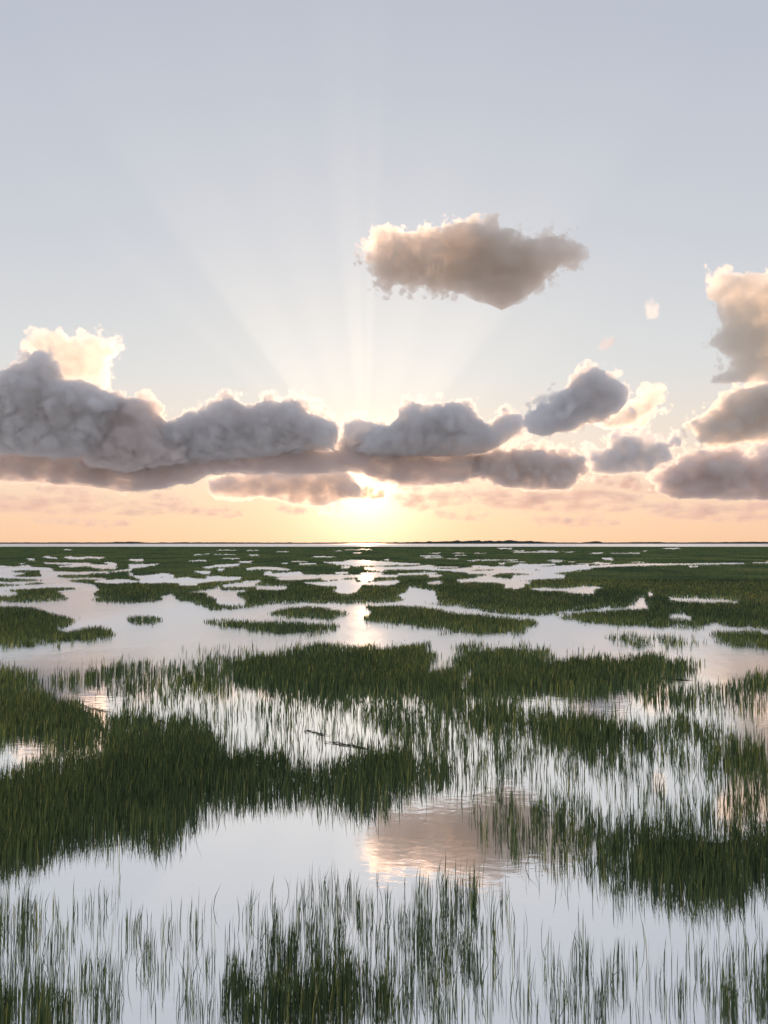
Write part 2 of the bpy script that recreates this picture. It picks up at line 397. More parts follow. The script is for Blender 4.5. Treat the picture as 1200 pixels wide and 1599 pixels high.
def water_material():
    m = bpy.data.materials.new('tidal_water'); m.use_nodes = True
    t = m.node_tree; t.nodes.clear()
    o = node(t, 'ShaderNodeOutputMaterial')
    geo = node(t, 'ShaderNodeNewGeometry')
    def noise(scale, detail, stretch):
        mp = node(t, 'ShaderNodeMapping'); mp.inputs['Scale'].default_value = stretch
        t.links.new(geo.outputs['Position'], mp.inputs['Vector'])
        n = node(t, 'ShaderNodeTexNoise'); n.inputs['Scale'].default_value = scale; n.inputs['Detail'].default_value = detail
        t.links.new(mp.outputs[0], n.inputs['Vector'])
        return n.outputs[0]
    gust = ramp_node(t, noise(0.035, 3.0, (1, 0.5, 0)), [(0.40, (0.15,)*3), (0.62, (1,)*3)])
    # wind-rippled in the open sound and channel, calm among the near reeds
    sp = node(t, 'ShaderNodeSeparateXYZ'); t.links.new(geo.outputs['Position'], sp.inputs[0])
    open_ = ramp_node(t, math_node(t, 'DIVIDE', sp.outputs[1], 100.0, clamp=True), [(0.27, (0,)*3), (0.46, (1,)*3)])
    rip = math_node(t, 'ADD', noise(3.2, 2.0, (1, 1.7, 0)), math_node(t, 'ADD', math_node(t, 'MULTIPLY', noise(0.8, 2.0, (1, 1.5, 0)), 1.5), math_node(t, 'MULTIPLY', math_node(t, 'MULTIPLY', noise(0.55, 3.0, (1.2, 0.7, 0)), open_), 15.0)))
    rough = math_node(t, 'ADD', 0.035, math_node(t, 'MULTIPLY', open_, math_node(t, 'ADD', 0.20, math_node(t, 'MULTIPLY', gust, 0.16))))
    bump = node(t, 'ShaderNodeBump'); bump.inputs['Distance'].default_value = 0.010
    t.links.new(rip, bump.inputs['Height']); 
    calm = math_node(t, 'DIVIDE', 1.0, math_node(t, 'ADD', 1.0, math_node(t, 'POWER', math_node(t, 'DIVIDE', math_node(t, 'MAXIMUM', sp.outputs[1], 0.0), 120.0), 2.0)))
    t.links.new(math_node(t, 'MULTIPLY', math_node(t, 'MULTIPLY', gust, calm), 0.8), bump.inputs['Strength'])
    g = node(t, 'ShaderNodeBsdfGlossy'); t.links.new(rough, g.inputs['Roughness']); g.inputs['Color'].default_value = (0.99, 0.99, 0.99, 1)
    t.links.new(bump.outputs[0], g.inputs['Normal'])
    d = node(t, 'ShaderNodeBsdfDiffuse'); d.inputs[0].default_value = (0.16, 0.17, 0.16, 1)
    fr = node(t, 'ShaderNodeFresnel'); fr.inputs['IOR'].default_value = 1.33
    fac = math_node(t, 'ADD', math_node(t, 'MULTIPLY', fr.outputs[0], 0.1), 0.92, clamp=True)
    mx = node(t, 'ShaderNodeMixShader'); t.links.new(fac, mx.inputs[0])
    t.links.new(d.outputs[0], mx.inputs[1]); t.links.new(g.outputs[0], mx.inputs[2])
    t.links.new(mx.outputs[0], o.inputs[0])
    return m
mesh_object('water', [(-40000,-300,0),(40000,-300,0),(40000,60000,0),(-40000,60000,0)], [(0,1,2,3)], water_material(), smooth=False)['kind'] = 'structure'

# ------------------------------------------------------------------ where the marsh is grass and where it is water (traced outlines, laid on the ground)
# W = open water cut into the marsh, G = grass, named ones are islands of their own
W, G = 'water', 'grass'
PLAN = [
 (W,[(40,872),(52,872),(55,874),(46,875)]), (W,[(65,869),(78,868),(80,870),(90,871),(91,872),(72,871)]),
 (W,[(98,870),(110,868),(115,870),(138,869),(165,870),(155,872),(138,871),(128,873),(112,873)]),
 (W,[(66,878),(100,878.5),(142,879),(143,880.5),(100,881),(70,880)]), (W,[(28,880),(40,879),(35,881)]),
 (W,[(160,878),(172,877.5),(184,880),(183,883),(170,881)]),
 (W,[(85,884.5),(105,883),(120,880),(140,881),(180,882),(182,888),(160,888),(145,886.5),(140,884),(115,885)]),
 (W,[(-1,883),(20,885),(45,882),(50,886),(80,887),(85,891),(75,893),(100,893),(115,894),(140,893),(170,893),(200,889),(200,892),(165,896),(135,897),(120,899),(100,898),(88,898),(90,902),(110,904),(145,903),(200,906),(200,912),(165,912),(143,908),(140,911),(150,917),(155,920),(148,925),(142,929),(148,932),(160,931),(142,934),(142,938),(160,941),(200,941),(200,1100),(-1,1100)]),
 (G,[(70,886),(90,885),(115,885),(135,883.5),(142,886),(160,888),(180,889),(165,891),(130,891.5),(100,890.5),(85,889)]),
 (G,[(12,892),(30,890),(60,890),(70,891),(60,893),(62,897),(68,900),(60,902),(35,902),(20,901),(22,898),(40,895),(20,894)]),
 (G,[(-1,902),(20,903),(50,904),(70,905),(72,907),(50,908.5),(10,910),(-1,909)]), (G,[(72,903.5),(95,903),(95,904.5),(75,905)]),
 (G,[(-1,911),(35,912),(55,909),(75,910),(84,911),(60,913.5),(40,914.5),(-1,917)]),
 (G,[(90,897.5),(110,897),(135,897),(140,898),(138,901),(110,902)]), (G,[(135,895.5),(160,894),(200,895),(200,902),(170,900),(140,897.5)]),
 (G,[(170,893),(200,891),(200,895),(175,896)]), (G,[(180,883.5),(200,882),(200,888),(185,887)]),
 (G,[(105,905),(130,904),(180,904.5),(180,906),(150,907.5),(142,909),(150,914),(115,910),(107,908)]),
 (W,[(200,873),(222,873),(226,875.5),(215,876.5),(200,875)]), (W,[(200,881),(225,881),(248,880),(240,882),(222,885),(205,887.5),(200,887)]),
 (W,[(200,889),(207,889),(206,891),(200,892)]), (W,[(200,895),(208,895),(207,899),(200,899)]), (W,[(293,875.5),(322,874),(323,876),(300,876)]),
 (W,[(370,876.5),(395,876),(390,879),(375,878)]), (W,[(314,885),(330,884),(336,882),(355,881),(375,880),(374,882),(362,884),(345,885),(335,885),(328,887)]),
 (W,[(338,889),(349,888),(351,890),(340,891)]), (W,[(302,892),(325,892.5),(330,892),(329,895.5),(318,896),(310,894)]), (W,[(383,888),(400,886),(400,888.5),(388,890)]),
 (W,[(208,900),(225,900),(238,898),(250,896),(263,896),(265,898),(273,898),(272,901),(250,900.5),(245,903),(275,904),(290,902),(310,905),(325,905),(320,901),(340,900.5),(355,902),(378,902),(378,904),(365,906),(345,906.5),(320,909),(300,911),(309,912),(307,914),(280,914),(278,910),(255,909.5),(220,911),(215,908),(225,905),(215,904)]),
 (W,[(200,906),(215,908),(215,911),(200,910)]), (W,[(345,914),(355,913),(365,910),(385,908),(400,907.5),(400,915),(380,917),(365,916),(350,917)]),
 (W,[(290,925),(300,924),(318,921),(335,919),(345,917),(345,922),(368,923),(375,922),(386,922.5),(372,925),(367,930),(382,938),(385,941),(378,944),(360,944),(340,943),(336,938),(335,933),(325,930),(320,929),(325,925),(310,924)]),
 (W,[(200,941),(235,940),(255,938),(257,934),(240,931),(260,930),(270,928),(271,932),(280,938),(300,941),(307,946),(315,946),(325,951),(340,953),(365,952),(385,950),(390,948),(430,946),(430,1100),(200,1100)]),
 (W,[(440,879),(451,879),(450,880),(440,880)]), (W,[(465,880),(495,879),(494,881),(470,881)]), (W,[(400,886),(430,886),(445,888),(455,890),(440,890),(420,889),(400,888)]),
 (W,[(505,877.5),(540,876.5),(538,875),(560,874),(580,875.5),(600,877),(600,883),(565,883),(555,884),(545,882),(520,881),(530,880),(515,879.5)]),
 (W,[(530,884.5),(546,884),(547,887),(538,887)]), (W,[(567,887),(585,886),(600,884),(600,892),(580,890)]),
 (W,[(410,897),(415,893),(424,893),(425,896),(440,895),(460,894),(470,893),(475,898),(495,899),(510,898),(540,898),(560,898),(600,897.5),(600,901),(560,901),(540,902),(530,904),(510,906),(500,905),(510,903),(500,902),(485,904),(465,905),(440,905.5),(430,904),(440,902),(462,902),(455,900),(430,900)]),
 (W,[(521,894),(545,893),(545,895),(525,896)]), (W,[(560,895),(590,894),(600,896),(570,897)]),
 (W,[(475,910),(500,910),(525,908),(530,906),(555,906),(557,910),(580,910),(600,908),(600,913),(565,913),(561,920),(556,924),(545,927),(530,926),(520,923),(530,918),(525,915),(500,914)]),
 (W,[(557,904),(585,903),(585,906),(565,907)]), (W,[(400,907),(410,907.5),(400,910)]), (W,[(400,915),(415,916),(448,916),(449,919),(430,921),(415,920),(400,920)]),
 (W,[(552,862.5),(563,862.5),(562,864),(553,864)]), (W,[(600,873),(609,873),(608,875),(600,875)]),
 (W,[(600,877),(630,879),(655,879.5),(658,881),(640,882),(620,881.5),(600,883)]),
 (W,[(600,886),(640,885),(660,883),(667,882),(680,883),(668,886),(690,889),(720,889),(700,891),(660,889),(640,889),(605,889),(600,890)]),
 (W,[(620,896),(660,895),(680,894),(684,895),(660,897),(622,898)]), (W,[(600,898),(622,899),(620,901),(600,901)]), (W,[(668,897),(685,898),(692,899),(680,901),(670,901)]),
 (W,[(665,911),(680,908),(690,908),(690,911),(675,912)]), (W,[(600,908),(620,907),(625,908),(617,912),(600,914)]),
 (W,[(700,890),(715,888),(732,886),(740,887),(735,883),(750,883),(770,885),(785,884),(800,886),(800,894),(780,895),(770,898),(765,901),(785,904),(800,905),(800,917),(788,919),(786,917),(790,912),(770,909),(740,908),(718,909),(713,906),(740,904),(748,901),(765,898),(762,896),(735,896),(725,893),(705,892)]),
 (G,[(725,892),(745,889),(775,889),(782,888),(770,891),(745,892)]), (G,[(737,886),(760,885),(765,887),(740,887)]),
 (W,[(777,879),(790,879),(788,881),(780,881)]), (W,[(793,874),(800,873),(800,876)]), (W,[(727,875),(746,874.5),(742,876)]), (W,[(668,863.5),(686,863),(684,864.5)]), (W,[(776,855.5),(800,855),(800,857),(782,857)]),
 (W,[(800,861.5),(850,861),(872,861),(870,862.5),(850,862.5),(803,862.5)]), (W,[(875,861),(898,861.5),(890,862.5)]), (W,[(923,863),(942,863),(940,864.5),(925,864.5)]), (W,[(983,863),(1000,863),(1000,864.5),(990,864)]),
 (W,[(860,876),(878,876),(875,877.5),(862,877.5)]), (W,[(885,877),(898,876.5),(895,878)]), (W,[(939,871),(955,871),(960,875),(950,874),(942,873)]), (W,[(925,878),(935,877),(940,879),(955,879),(953,881),(935,881)]),
 (W,[(800,884),(812,880),(830,881),(865,880),(870,882),(835,884),(850,885),(880,883),(910,882),(920,881),(920,884),(960,881),(1000,880),(1050,880),(1100,879.5),(1130,879),(1165,879),(1163,880),(1130,880.5),(1060,881.5),(1000,883),(960,884),(925,886),(920,889),(905,889),(892,892),(878,893),(864,895),(870,897),(883,898),(884,902),(865,903),(840,904),(820,906),(805,907),(800,907),(800,900),(830,898),(835,897),(815,895),(800,894),(800,891),(830,890),(842,892),(845,891),(838,889),(800,889)]),
 (W,[(800,907),(810,909),(828,909),(830,911),(815,912),(820,916),(808,919),(800,920)]),
 (W,[(828,919.5),(850,918),(870,920),(890,918.5),(910,916),(930,916.5),(942,918),(925,920),(930,924),(928,926),(910,927),(895,925),(880,923),(870,922),(845,922.5)]),
 (W,[(1036,856),(1060,855),(1060,857),(1040,857)]), (W,[(1004,859.5),(1010,859.5),(1008,861)]), (W,[(1170,878.5),(1185,878),(1185,879)]), (W,[(1196,876),(1201,876),(1201,877)]),
 (W,[(621,930),(632,926),(638,918),(640,917),(655,920),(675,923),(680,925),(683,932),(680,936),(688,942),(700,945),(720,947),(735,950),(760,955),(790,960),(815,960),(835,960),(870,960),(880,965),(900,970),(930,974),(960,975),(1000,977),(1040,978),(1080,978),(1100,978),(1115,972),(1130,976),(1160,979),(1201,982),(1201,1100),(380,1100),(380,950),(432,944),(510,944),(560,943.5),(600,943),(622,942),(635,937)]),
 (W,[(870,958),(885,955),(900,953),(930,951),(940,949),(950,947),(960,949),(980,948),(990,944),(997,936),(1005,934),(1008,940),(1010,946),(1015,948),(1000,950),(990,952),(970,951),(940,953),(910,955),(890,957)]),
 (W,[(1045,960),(1055,957),(1070,958),(1075,962),(1082,967),(1070,968),(1048,965)]), (W,[(1045,934.5),(1080,935),(1120,937),(1160,940),(1120,939.5),(1050,937)]), (W,[(1010,927),(1015,925.5),(1022,928),(1015,930)]),
 (W,[(-1,1008),(1201,1008),(1201,1600),(-1,1600)]),
 # islands in and along the main channel
 ('low grass island with a flat tail at the left edge', [(3,922),(20,920),(50,919),(75,917),(90,917),(115,917),(117,920),(95,922),(88,923),(95,926),(105,932),(108,936),(85,938),(40,940.5),(-1,939),(-1,930),(15,930),(28,926),(22,924)]),
 ('big two-pronged grass island at the left edge of the channel', [(-1,945),(25,946),(50,948),(65,951),(80,957),(95,961),(105,963),(115,965),(130,966),(110,973),(100,979),(88,981),(95,986),(110,987),(120,982),(145,977),(160,979),(175,984),(188,990),(175,992),(160,995),(125,1001),(100,1003),(80,1005),(60,1003),(-1,1005)]),
 ('broad grass island above the small oval one', [(142,929),(152,924),(155,921),(150,916),(145,909),(180,911),(200,909),(250,911),(275,913),(280,917),(310,918),(320,912),(345,908),(370,906),(380,909),(350,913),(335,919),(300,924),(270,927),(250,931),(256,936),(240,940),(210,941.5),(170,941.5),(143,938),(160,933)]),
 ('hooked grass island beside a rounded cove of water', [(271,928),(290,926),(320,925),(323,928),(320,930),(334,934),(337,942),(350,944),(370,945),(372,949),(355,952),(340,953.5),(325,951),(313,945),(300,941),(285,939),(275,935)]),
 (G,[(345,917),(365,916),(400,917),(400,922),(370,922),(346,922)]),
 ('small oval grass island alone in the open channel', [(195,966),(202,963),(215,961),(225,962),(240,963),(254,965),(258,968),(250,971),(225,973),(205,972),(196,969)]),
 ('long thin strip of reeds in mid channel left of the sun glint', [(309,972),(325,969),(340,969),(360,967),(380,968),(400,970),(430,971),(470,972),(500,974),(520,975),(530,977),(533,980),(525,985),(500,987),(470,989),(440,989),(415,985),(390,984),(350,980),(320,975)]),
 ('spindle shaped grass island just left of the sun glint', [(415,960),(430,953),(450,948),(480,946),(500,947),(520,951),(540,954),(551,956),(545,960),(530,963),(520,968),(500,967),(470,963),(440,962)]),
 ('large brownish grass island right of the sun glint', [(564,948),(575,945),(600,944),(630,945),(655,947),(680,949),(700,954),(718,957),(740,957),(765,960),(800,965),(825,965),(838,967),(841,972),(832,976),(820,984),(812,990),(790,990),(760,989),(740,989),(700,985),(660,980),(620,976),(590,973),(570,970),(563,966),(570,962),(580,956),(577,953)]),
 (G,[(655,942),(665,940),(690,941),(720,946),(690,946),(670,945)]),
 ('wedge shaped grass island at the right edge of the channel', [(1095,992),(1105,989),(1120,988),(1140,986),(1201,987),(1201,1010),(1180,1008),(1150,1004),(1120,999),(1105,995)]),
 ('short sparse strip of reeds in the channel left of the wedge shaped island', [(948,1001),(975,996),(1000,995),(1030,996),(1050,996),(1070,1000),(1090,1003),(1095,1005),(1085,1009),(1060,1011),(1040,1010),(1025,1006),(1000,1006),(975,1004)]),
]
# near reed beds standing in shallow water: stand density 0..1
NEAR = [
 (.10, [(150,1030),(395,1010),(395,1032),(180,1044)]),
 (.35, [(70,1044),(150,1036),(220,1031),(300,1026),(350,1022),(400,1014),(410,1050),(390,1065),(330,1070),(280,1075),(200,1070),(130,1072),(80,1070)]),
 (.12, [(180,1070),(400,1060),(460,1090),(560,1130),(600,1165),(520,1185),(340,1160),(160,1110)]),
 (.34, [(400,1060),(560,1075),(720,1082),(800,1085),(810,1150),(720,1165),(640,1140),(540,1112),(450,1085)]),
 (.16, [(730,1080),(1201,1150),(1201,1230),(700,1230),(600,1150)]),
 (.55, [(740,1085),(800,1083),(870,1098),(930,1106),(1000,1112),(1060,1118),(1100,1125),(1150,1138),(1201,1146),(1201,1230),(1150,1200),(1090,1165),(1000,1152),(960,1165),(930,1190),(880,1165),(800,1150),(730,1132)]),
 (.8, [(840,1105),(900,1108),(960,1118),(1010,1125),(990,1140),(930,1150),(870,1140)]),
 (.38, [(980,1072),(1010,1060),(1060,1062),(1100,1060),(1150,1068),(1201,1085),(1201,1108),(1150,1106),(1080,1102),(1030,1092)]),
 (.8, [(1128,1058),(1150,1052),(1201,1053),(1201,1076),(1150,1074),(1130,1066)]),
 (.9, [(-1,1042),(20,1044),(50,1048),(64,1056),(60,1066),(30,1072),(-1,1070)]),
 (1., [(-1,1076),(40,1077),(80,1080),(110,1090),(130,1100),(150,1112),(165,1125),(165,1145),(150,1155),(110,1155),(80,1158),(50,1148),(20,1147),(-1,1155)]),
 (.62, [(165,1110),(190,1104),(230,1102),(280,1106),(330,1113),(335,1128),(300,1136),(320,1145),(330,1160),(165,1170),(158,1140)]),
 (1., [(170,1140),(300,1140),(330,1160),(380,1166),(420,1174),(500,1184),(540,1196),(560,1186),(600,1170),(640,1176),(700,1188),(740,1199),(700,1225),(600,1250),(430,1238),(330,1262),(240,1310),(130,1300),(60,1330),(-1,1340),(-1,1190),(60,1184),(130,1180),(165,1170)]),
 (1., [(362,1032),(430,1020),(480,1014),(520,1010),(600,1009),(660,1008),(672,1018),(668,1035),(680,1046),(720,1048),(726,1068),(720,1085),(690,1090),(660,1085),(600,1076),(560,1076),(500,1073),(440,1071),(380,1064),(362,1052)]),
 (1., [(706,1022),(730,1014),(770,1012),(820,1014),(860,1020),(862,1028),(830,1035),(800,1040),(740,1043),(712,1040)]),
 (1., [(725,1048),(800,1044),(862,1032),(880,1024),(900,1021),(960,1023),(1010,1024),(1050,1028),(1100,1033),(1125,1040),(1100,1045),(1060,1049),(1010,1052),(1022,1060),(1000,1070),(960,1076),(930,1080),(890,1088),(870,1082),(830,1076),(800,1074),(740,1078)]),
 # beyond the lower edge of the photograph the beds go on the same way
 (.30, [(760,1230),(1201,1230),(1201,1420),(1000,1400),(760,1330)]),
 (.9, [(930,1300),(1040,1275),(1201,1285),(1201,1370),(1100,1385),(980,1360)]),
 (.22, [(-1,1380),(300,1390),(560,1350),(760,1370),(940,1450),(1201,1470),(1201,1600),(-1,1600)]),
 (.8, [(330,1520),(450,1490),(600,1505),(660,1550),(560,1600),(340,1600)]),
 (.8, [(-1,1500),(90,1490),(140,1530),(120,1600),(-1,1600)]),
]
prng = random.Random(11)
for _ in range(34):
    x_ = prng.choice([prng.uniform(300, 1000), prng.uniform(0, 1200)]); y_ = prng.uniform(857.5, 886); l_ = prng.uniform(6, 24) * (0.6 + (y_ - 857) / 30); t_ = prng.uniform(.25, .55)
    PLAN.insert(0, (W, [(x_ - l_, y_), (x_ - l_ * .4, y_ - t_), (x_ + l_ * .5, y_ - t_ * .8), (x_ + l_, y_ + .2), (x_ + l_ * .3, y_ + t_), (x_ - l_ * .5, y_ + t_ * .7)]))
RX, RY = 1.0, 0.5                           # raster step in pixels
X0, X1, Y0, Y1 = 0, 1200, 853.6, 1600.0
gx, gy = np.meshgrid(np.arange(X0, X1 + 1, RX), np.arange(Y0, Y1, RY))
def fill(P):
    P = np.asarray(P, float); inside = np.zeros(gx.shape, bool)
    r0, r1 = int((P[:,1].min() - Y0) / RY) - 1, int((P[:,1].max() - Y0) / RY) + 2
    sl = slice(max(r0, 0), max(r1, 0)); x, y = gx[sl], gy[sl]; m = inside[sl]
    for a, b in zip(P, np.roll(P, -1, 0)):
        if a[1] != b[1]:
            m ^= ((a[1] > y) != (b[1] > y)) & (x < a[0] + (y - a[1]) / (b[1] - a[1]) * (b[0] - a[0]))
    return inside
ids = np.ones(gx.shape, np.int16)           # 0 water, 1 open marsh, 2.. islands
islands = []
for what, P in PLAN:
    if what == W: ids[fill(P)] = 0
    elif what == G: ids[fill(P)] = 1
    else:
        islands.append((what, P)); ids[fill(P)] = 1 + len(islands)
# the far bank mirrors in the water below it, so the water starts a little further off than where it shines
for r in range(int((945 - Y0) / RY)):
    k = int(0.015 * (Y0 + r * RY - HOR) / RY + 0.5)
    if k and Y0 + r * RY > 885: ids[r] = np.where((ids[r:r + k + 1] == 0).any(0) & (ids[r] == 1), 0, ids[r])
dens = np.where(ids > 0, 1.0, 0.0)
for dv, P in NEAR:
    m = fill(P); ids[m] = np.where(ids[m] > 1, ids[m], 1); dens[m] = np.maximum(dens[m], dv)
dens[ids == 1 + len(islands)] = 0.45        # the sparse strip
r0 = int((1012 - Y0) / RY)                  # near beds thin out towards their edges
def box(a, k, axis):
    c = np.cumsum(np.pad(a, [(k + 1, k) if i == axis else (0, 0) for i in (0, 1)], mode='edge'), axis)
    return (c[2*k+1:] - c[:-2*k-1]) / (2*k+1) if axis == 0 else (c[:, 2*k+1:] - c[:, :-2*k-1]) / (2*k+1)
src = dens.copy()
for r in range(r0, len(dens)):              # stems stand low enough that their tips stay within the traced bed
    k = int(0.065 * (Y0 + r * RY - HOR) / RY)
    dens[r] = np.minimum(src[r], src[r - k] if r - k >= r0 else src[r])
nd = dens[r0:]
for ra, rb, k in ((0, 140, 4), (140, 380, 7), (380, 900, 14), (900, len(nd), 22)):
    part = nd[max(ra - 60, 0):rb + 60]
    b_ = box(box(part, k, 0), int(k * 1.6), 1)
    dens[r0 + ra:r0 + rb] = b_[ra - max(ra - 60, 0):][:rb - ra]
ids[r0:][(dens[r0:] > 0.03) & (ids[r0:] == 0)] = 1
# how far the grass goes on upwards (away) from each raster point
run = np.zeros(gx.shape, np.int32)
run[0] = 40
for r in range(1, len(run)):
    run[r] = np.where(ids[r] > 0, run[r - 1] + 1, 0)

def ground_at(px, py, z=0.0):
    x, y, w_ = pixel_ray(px, py)
    t = (z - EYE) / w_
    return x * t, y * t

TALL = 0.55
def tall_at(row): return TALL * np.interp(row, [880, 960, 1010], [0.65, 0.85, 1.0])
rng = np.random.default_rng(7)
def sample_stand(ya, yb, per_px):
    """Root positions of stems between two rows; returns ground x, y, height limit, distance, island id, row."""
    n = int(1440 * (yb - ya) * per_px)
    px = rng.uniform(-120, 1320, n); py = rng.uniform(ya, yb, n)
    gx_, gy_ = ground_at(px, py)
    # ragged edges: the plan is looked up with a wandering and a random offset
    dy_ = py - HOR
    wob = np.sin(gx_ * 0.9 + 2 * np.sin(gy_ * 0.7)) + 0.7 * np.sin(gx_ * 2.3 - gy_ * 1.1) + 0.5 * np.sin(gx_ * 4.7 + 1.9 * np.sin(gy_ * 2.9))
    near = np.clip((dy_ - 60) / 120, 0, 1)
    qx = px + (1 - near) * rng.normal(0, 1.2, n) + near * (0.035 * dy_ * np.sin(gy_ * 1.1 + 1.7 * np.sin(gx_ * 1.3)) + rng.normal(0, 0.012, n) * dy_)
    qy = py + (1 - near) * rng.normal(0, 0.006, n) * dy_ + near * (0.022 * dy_ * wob + rng.normal(0, 0.022, n) * dy_)
    ci = np.clip(qx, 0, 1199).astype(int); ri = np.clip(((qy - Y0) / RY).astype(int), 0, len(run) - 1)
    clump = (np.sin(gx_ * 1.9 + 1.3 * np.sin(gy_ * 0.8)) * np.sin(gy_ * 0.55 + 1.7 * np.sin(gx_ * 0.9)) + 0.6 * np.sin(gx_ * 5.1 + gy_ * 1.3) * np.sin(gy_ * 2.1 - gx_ * 2.0))
    dv = dens[ri, ci]
    p = np.where(py < 1008, np.where(dv >= 0.8, 1.0, np.clip(dv * (1 + 0.85 * clump), 0, 1)), np.clip(dv * (1.0 + 0.8 * clump * (1.15 - dv)), 0, 1) ** 1.35)
    rise = run[ri, ci] * RY                                            # pixels of grass above the root
    full = (py - HOR) * tall_at(py) / EYE
    ok = (rng.random(n) < p) & (ids[ri, ci] > 0) & ((rise > 0.45 * full) | (dv < 0.8) | (rng.random(n) < 0.10))
    lim = np.where(dv < 0.8, 1.0, np.clip(rise / full * 1.08 + 0.05, 0.25, 1.0))
    k = ok
    # in thin stands the stems come up in tufts
    cell = 0.34
    cxi, cyi = np.floor(gx_ / cell), np.floor(gy_ / cell)
    hx = np.modf(np.abs(np.sin(cxi * 127.1 + cyi * 311.7) * 43758.5))[0]; hy = np.modf(np.abs(np.sin(cxi * 269.5 + cyi * 183.3) * 43758.5))[0]
    snap = (dv < 0.8) & (py > 940) & (rng.random(n) < 0.8)
    spread = rng.normal(0, 0.055, (2, n))
    gx_ = np.where(snap, (cxi + hx) * cell + spread[0], gx_); gy_ = np.where(snap, (cyi + hy) * cell + spread[1], gy_)
    return gx_[k], gy_[k], lim[k] * tall_at(py[k]) / TALL, gy_[k], ids[ri, ci][k], dv[k]

def blade_geometry(x, y, lim, dist, dv, segs, w_px, w_min):
    n = len(x)
    sparse = dv < 0.8
    h = TALL * lim * rng.uniform(0.62, 1.08, n) * np.where(sparse, rng.uniform(0.55, 1.0, n), 1.0)
    wdt = np.maximum(w_min, w_px * dist / F) * rng.uniform(0.6, 1.3, n)
    yaw = rng.normal(0, 0.9, n)
    dx, dy = np.cos(yaw) * wdt * 0.5, np.sin(yaw) * wdt * 0.5
    la = rng.uniform(0, 2 * math.pi, n); ll = np.abs(rng.normal(0, 0.11, n)) * h * np.where(rng.random(n) < 0.08, 3.5, 1.0)
    lx, ly = np.cos(la) * ll + 0.03 * h, np.sin(la) * ll
    z0 = np.full(n, -0.02)
    def pt(side, f, wf):
        return np.stack([x + side * dx * wf + lx * f * f, y + side * dy * wf + ly * f * f, z0 + (h - z0) * f], 1)
    if segs == 1:
        V = np.stack([pt(-1, 0, 1), pt(1, 0, 1), pt(0, 1, 0)], 1)
        fc = np.arange(n * 3).reshape(n, 3)
    else:
        V = np.stack([pt(-1, 0, .8), pt(1, 0, .8), pt(-1, .5, 1), pt(1, .5, 1), pt(0, 1, 0)], 1)
        b = np.arange(n)[:, None] * 5
        fc = np.concatenate([b + [0, 1, 3], b + [0, 3, 2], b + [2, 3, 4]])
    tone = np.repeat(rng.random(n), V.shape[1])
    return V.reshape(-1, 3), fc, tone

batches = [(855, 882, 3.0, 1, 1.4, 0), (882, 930, 2.2, 1, 1.3, 0), (930, 1012, 1.3, 1, 1.2, 0), (1008, 1080, 0.95, 2, 1.05, 0), (1080, 1205, 0.62, 2, 1.0, .008), (1205, 1400, 0.27, 2, 1.0, .009), (1400, 1599, 0.14, 2, 1.0, .010)]
store = {}
for ya, yb, per, segs, wpx, wmin in batches:
    x, y, lim, dist, iid, dv = sample_stand(ya, yb, per)
    for k in np.unique(iid):
        s_ = iid == k
        store.setdefault(int(k), []).append(blade_geometry(x[s_], y[s_], lim[s_], dist[s_], dv[s_], segs, wpx, wmin))

def join(parts):
    off, V, Fc, Tn = 0, [], [], []
    for v, f, t in parts:
        V.append(v); Fc.append(f + off); Tn.append(t); off += len(v)
    return np.concatenate(V), np.concatenate(Fc), np.concatenate(Tn)

def grass_mesh(name, parts, origin=(0, 0, 0), parent=None):
    V, Fc, Tn = join(parts)
    o = mesh_object(name, V - np.array(origin), Fc, GRASS, parent, smooth=False)
    at = o.data.attributes.new('tone', 'FLOAT', 'POINT'); at.data.foreach_set('value', Tn.astype(np.float32))
    o['kind'] = 'stuff'
    return o

# banks of wet mud the stands root in: small facets lifted a hand's breadth above the water, further off the closed top of the sward
def bank_cells(which, ya, yb, sx, sy, z, need, dmin=0.8):
    cx, cyy = np.meshgrid(np.arange(-120, 1320, sx), np.arange(ya, yb, sy))
    cx, cyy = cx.ravel(), cyy.ravel()
    lift = (cyy - HOR) * z / EYE                                       # pixels the facet stands above its footprint
    ok = np.ones(len(cx), bool)
    wx_ = 2.2 * np.sin(cx * 0.35 + cyy * 1.7) + 1.4 * np.sin(cx * 0.9 - cyy * 2.3); wy_ = 0.4 * np.sin(cx * 0.55 + 2.0 * np.sin(cx * 0.13)) * (cyy < 930)
    for ddx in (0.1, sx * .5, sx - .1):
        for ddy in (0.1, sy - .1, 0.035 * (cyy - HOR), 0.07 * (cyy - HOR)):
            ri = np.clip(((cyy + wy_ + ddy - Y0) / RY).astype(int), 0, len(run) - 1); ci = np.clip(cx + wx_ + ddx, 0, 1199).astype(int)
            ok &= (ids[ri, ci] == which) & (dens[ri, ci] >= dmin) & (run[ri, ci] * RY > need * (cyy - HOR))
    cx, cyy = cx[ok], cyy[ok]
    if not len(cx): return None
    V = []
    for a, b in ((0, 1), (1, 1), (1, 0), (0, 0)):
        gx_, gy_ = ground_at(cx + a * sx, cyy + b * sy, z)
        V.append(np.stack([gx_, gy_, np.full(len(cx), z)], 1))
    V = np.stack(V, 1).reshape(-1, 3)
    return V, np.arange(len(V)).reshape(-1, 4)

o = mesh_object('sward', *bank_cells(1, Y0, 905, 1.5, 0.5, 0.22, 0.05), GRASS, smooth=False)
o.name = 'marsh_land'; o['kind'] = 'structure'
at = o.data.attributes.new('tone', 'FLOAT', 'POINT'); at.data.foreach_set('value', np.repeat(rng.uniform(.3, .8, len(o.data.vertices) // 4), 4).astype(np.float32))
o = mesh_object('mud', *bank_cells(1, 880, 1560, 4, 1.0, 0.04, 0.05), MUD, smooth=False); o['kind'] = 'structure'

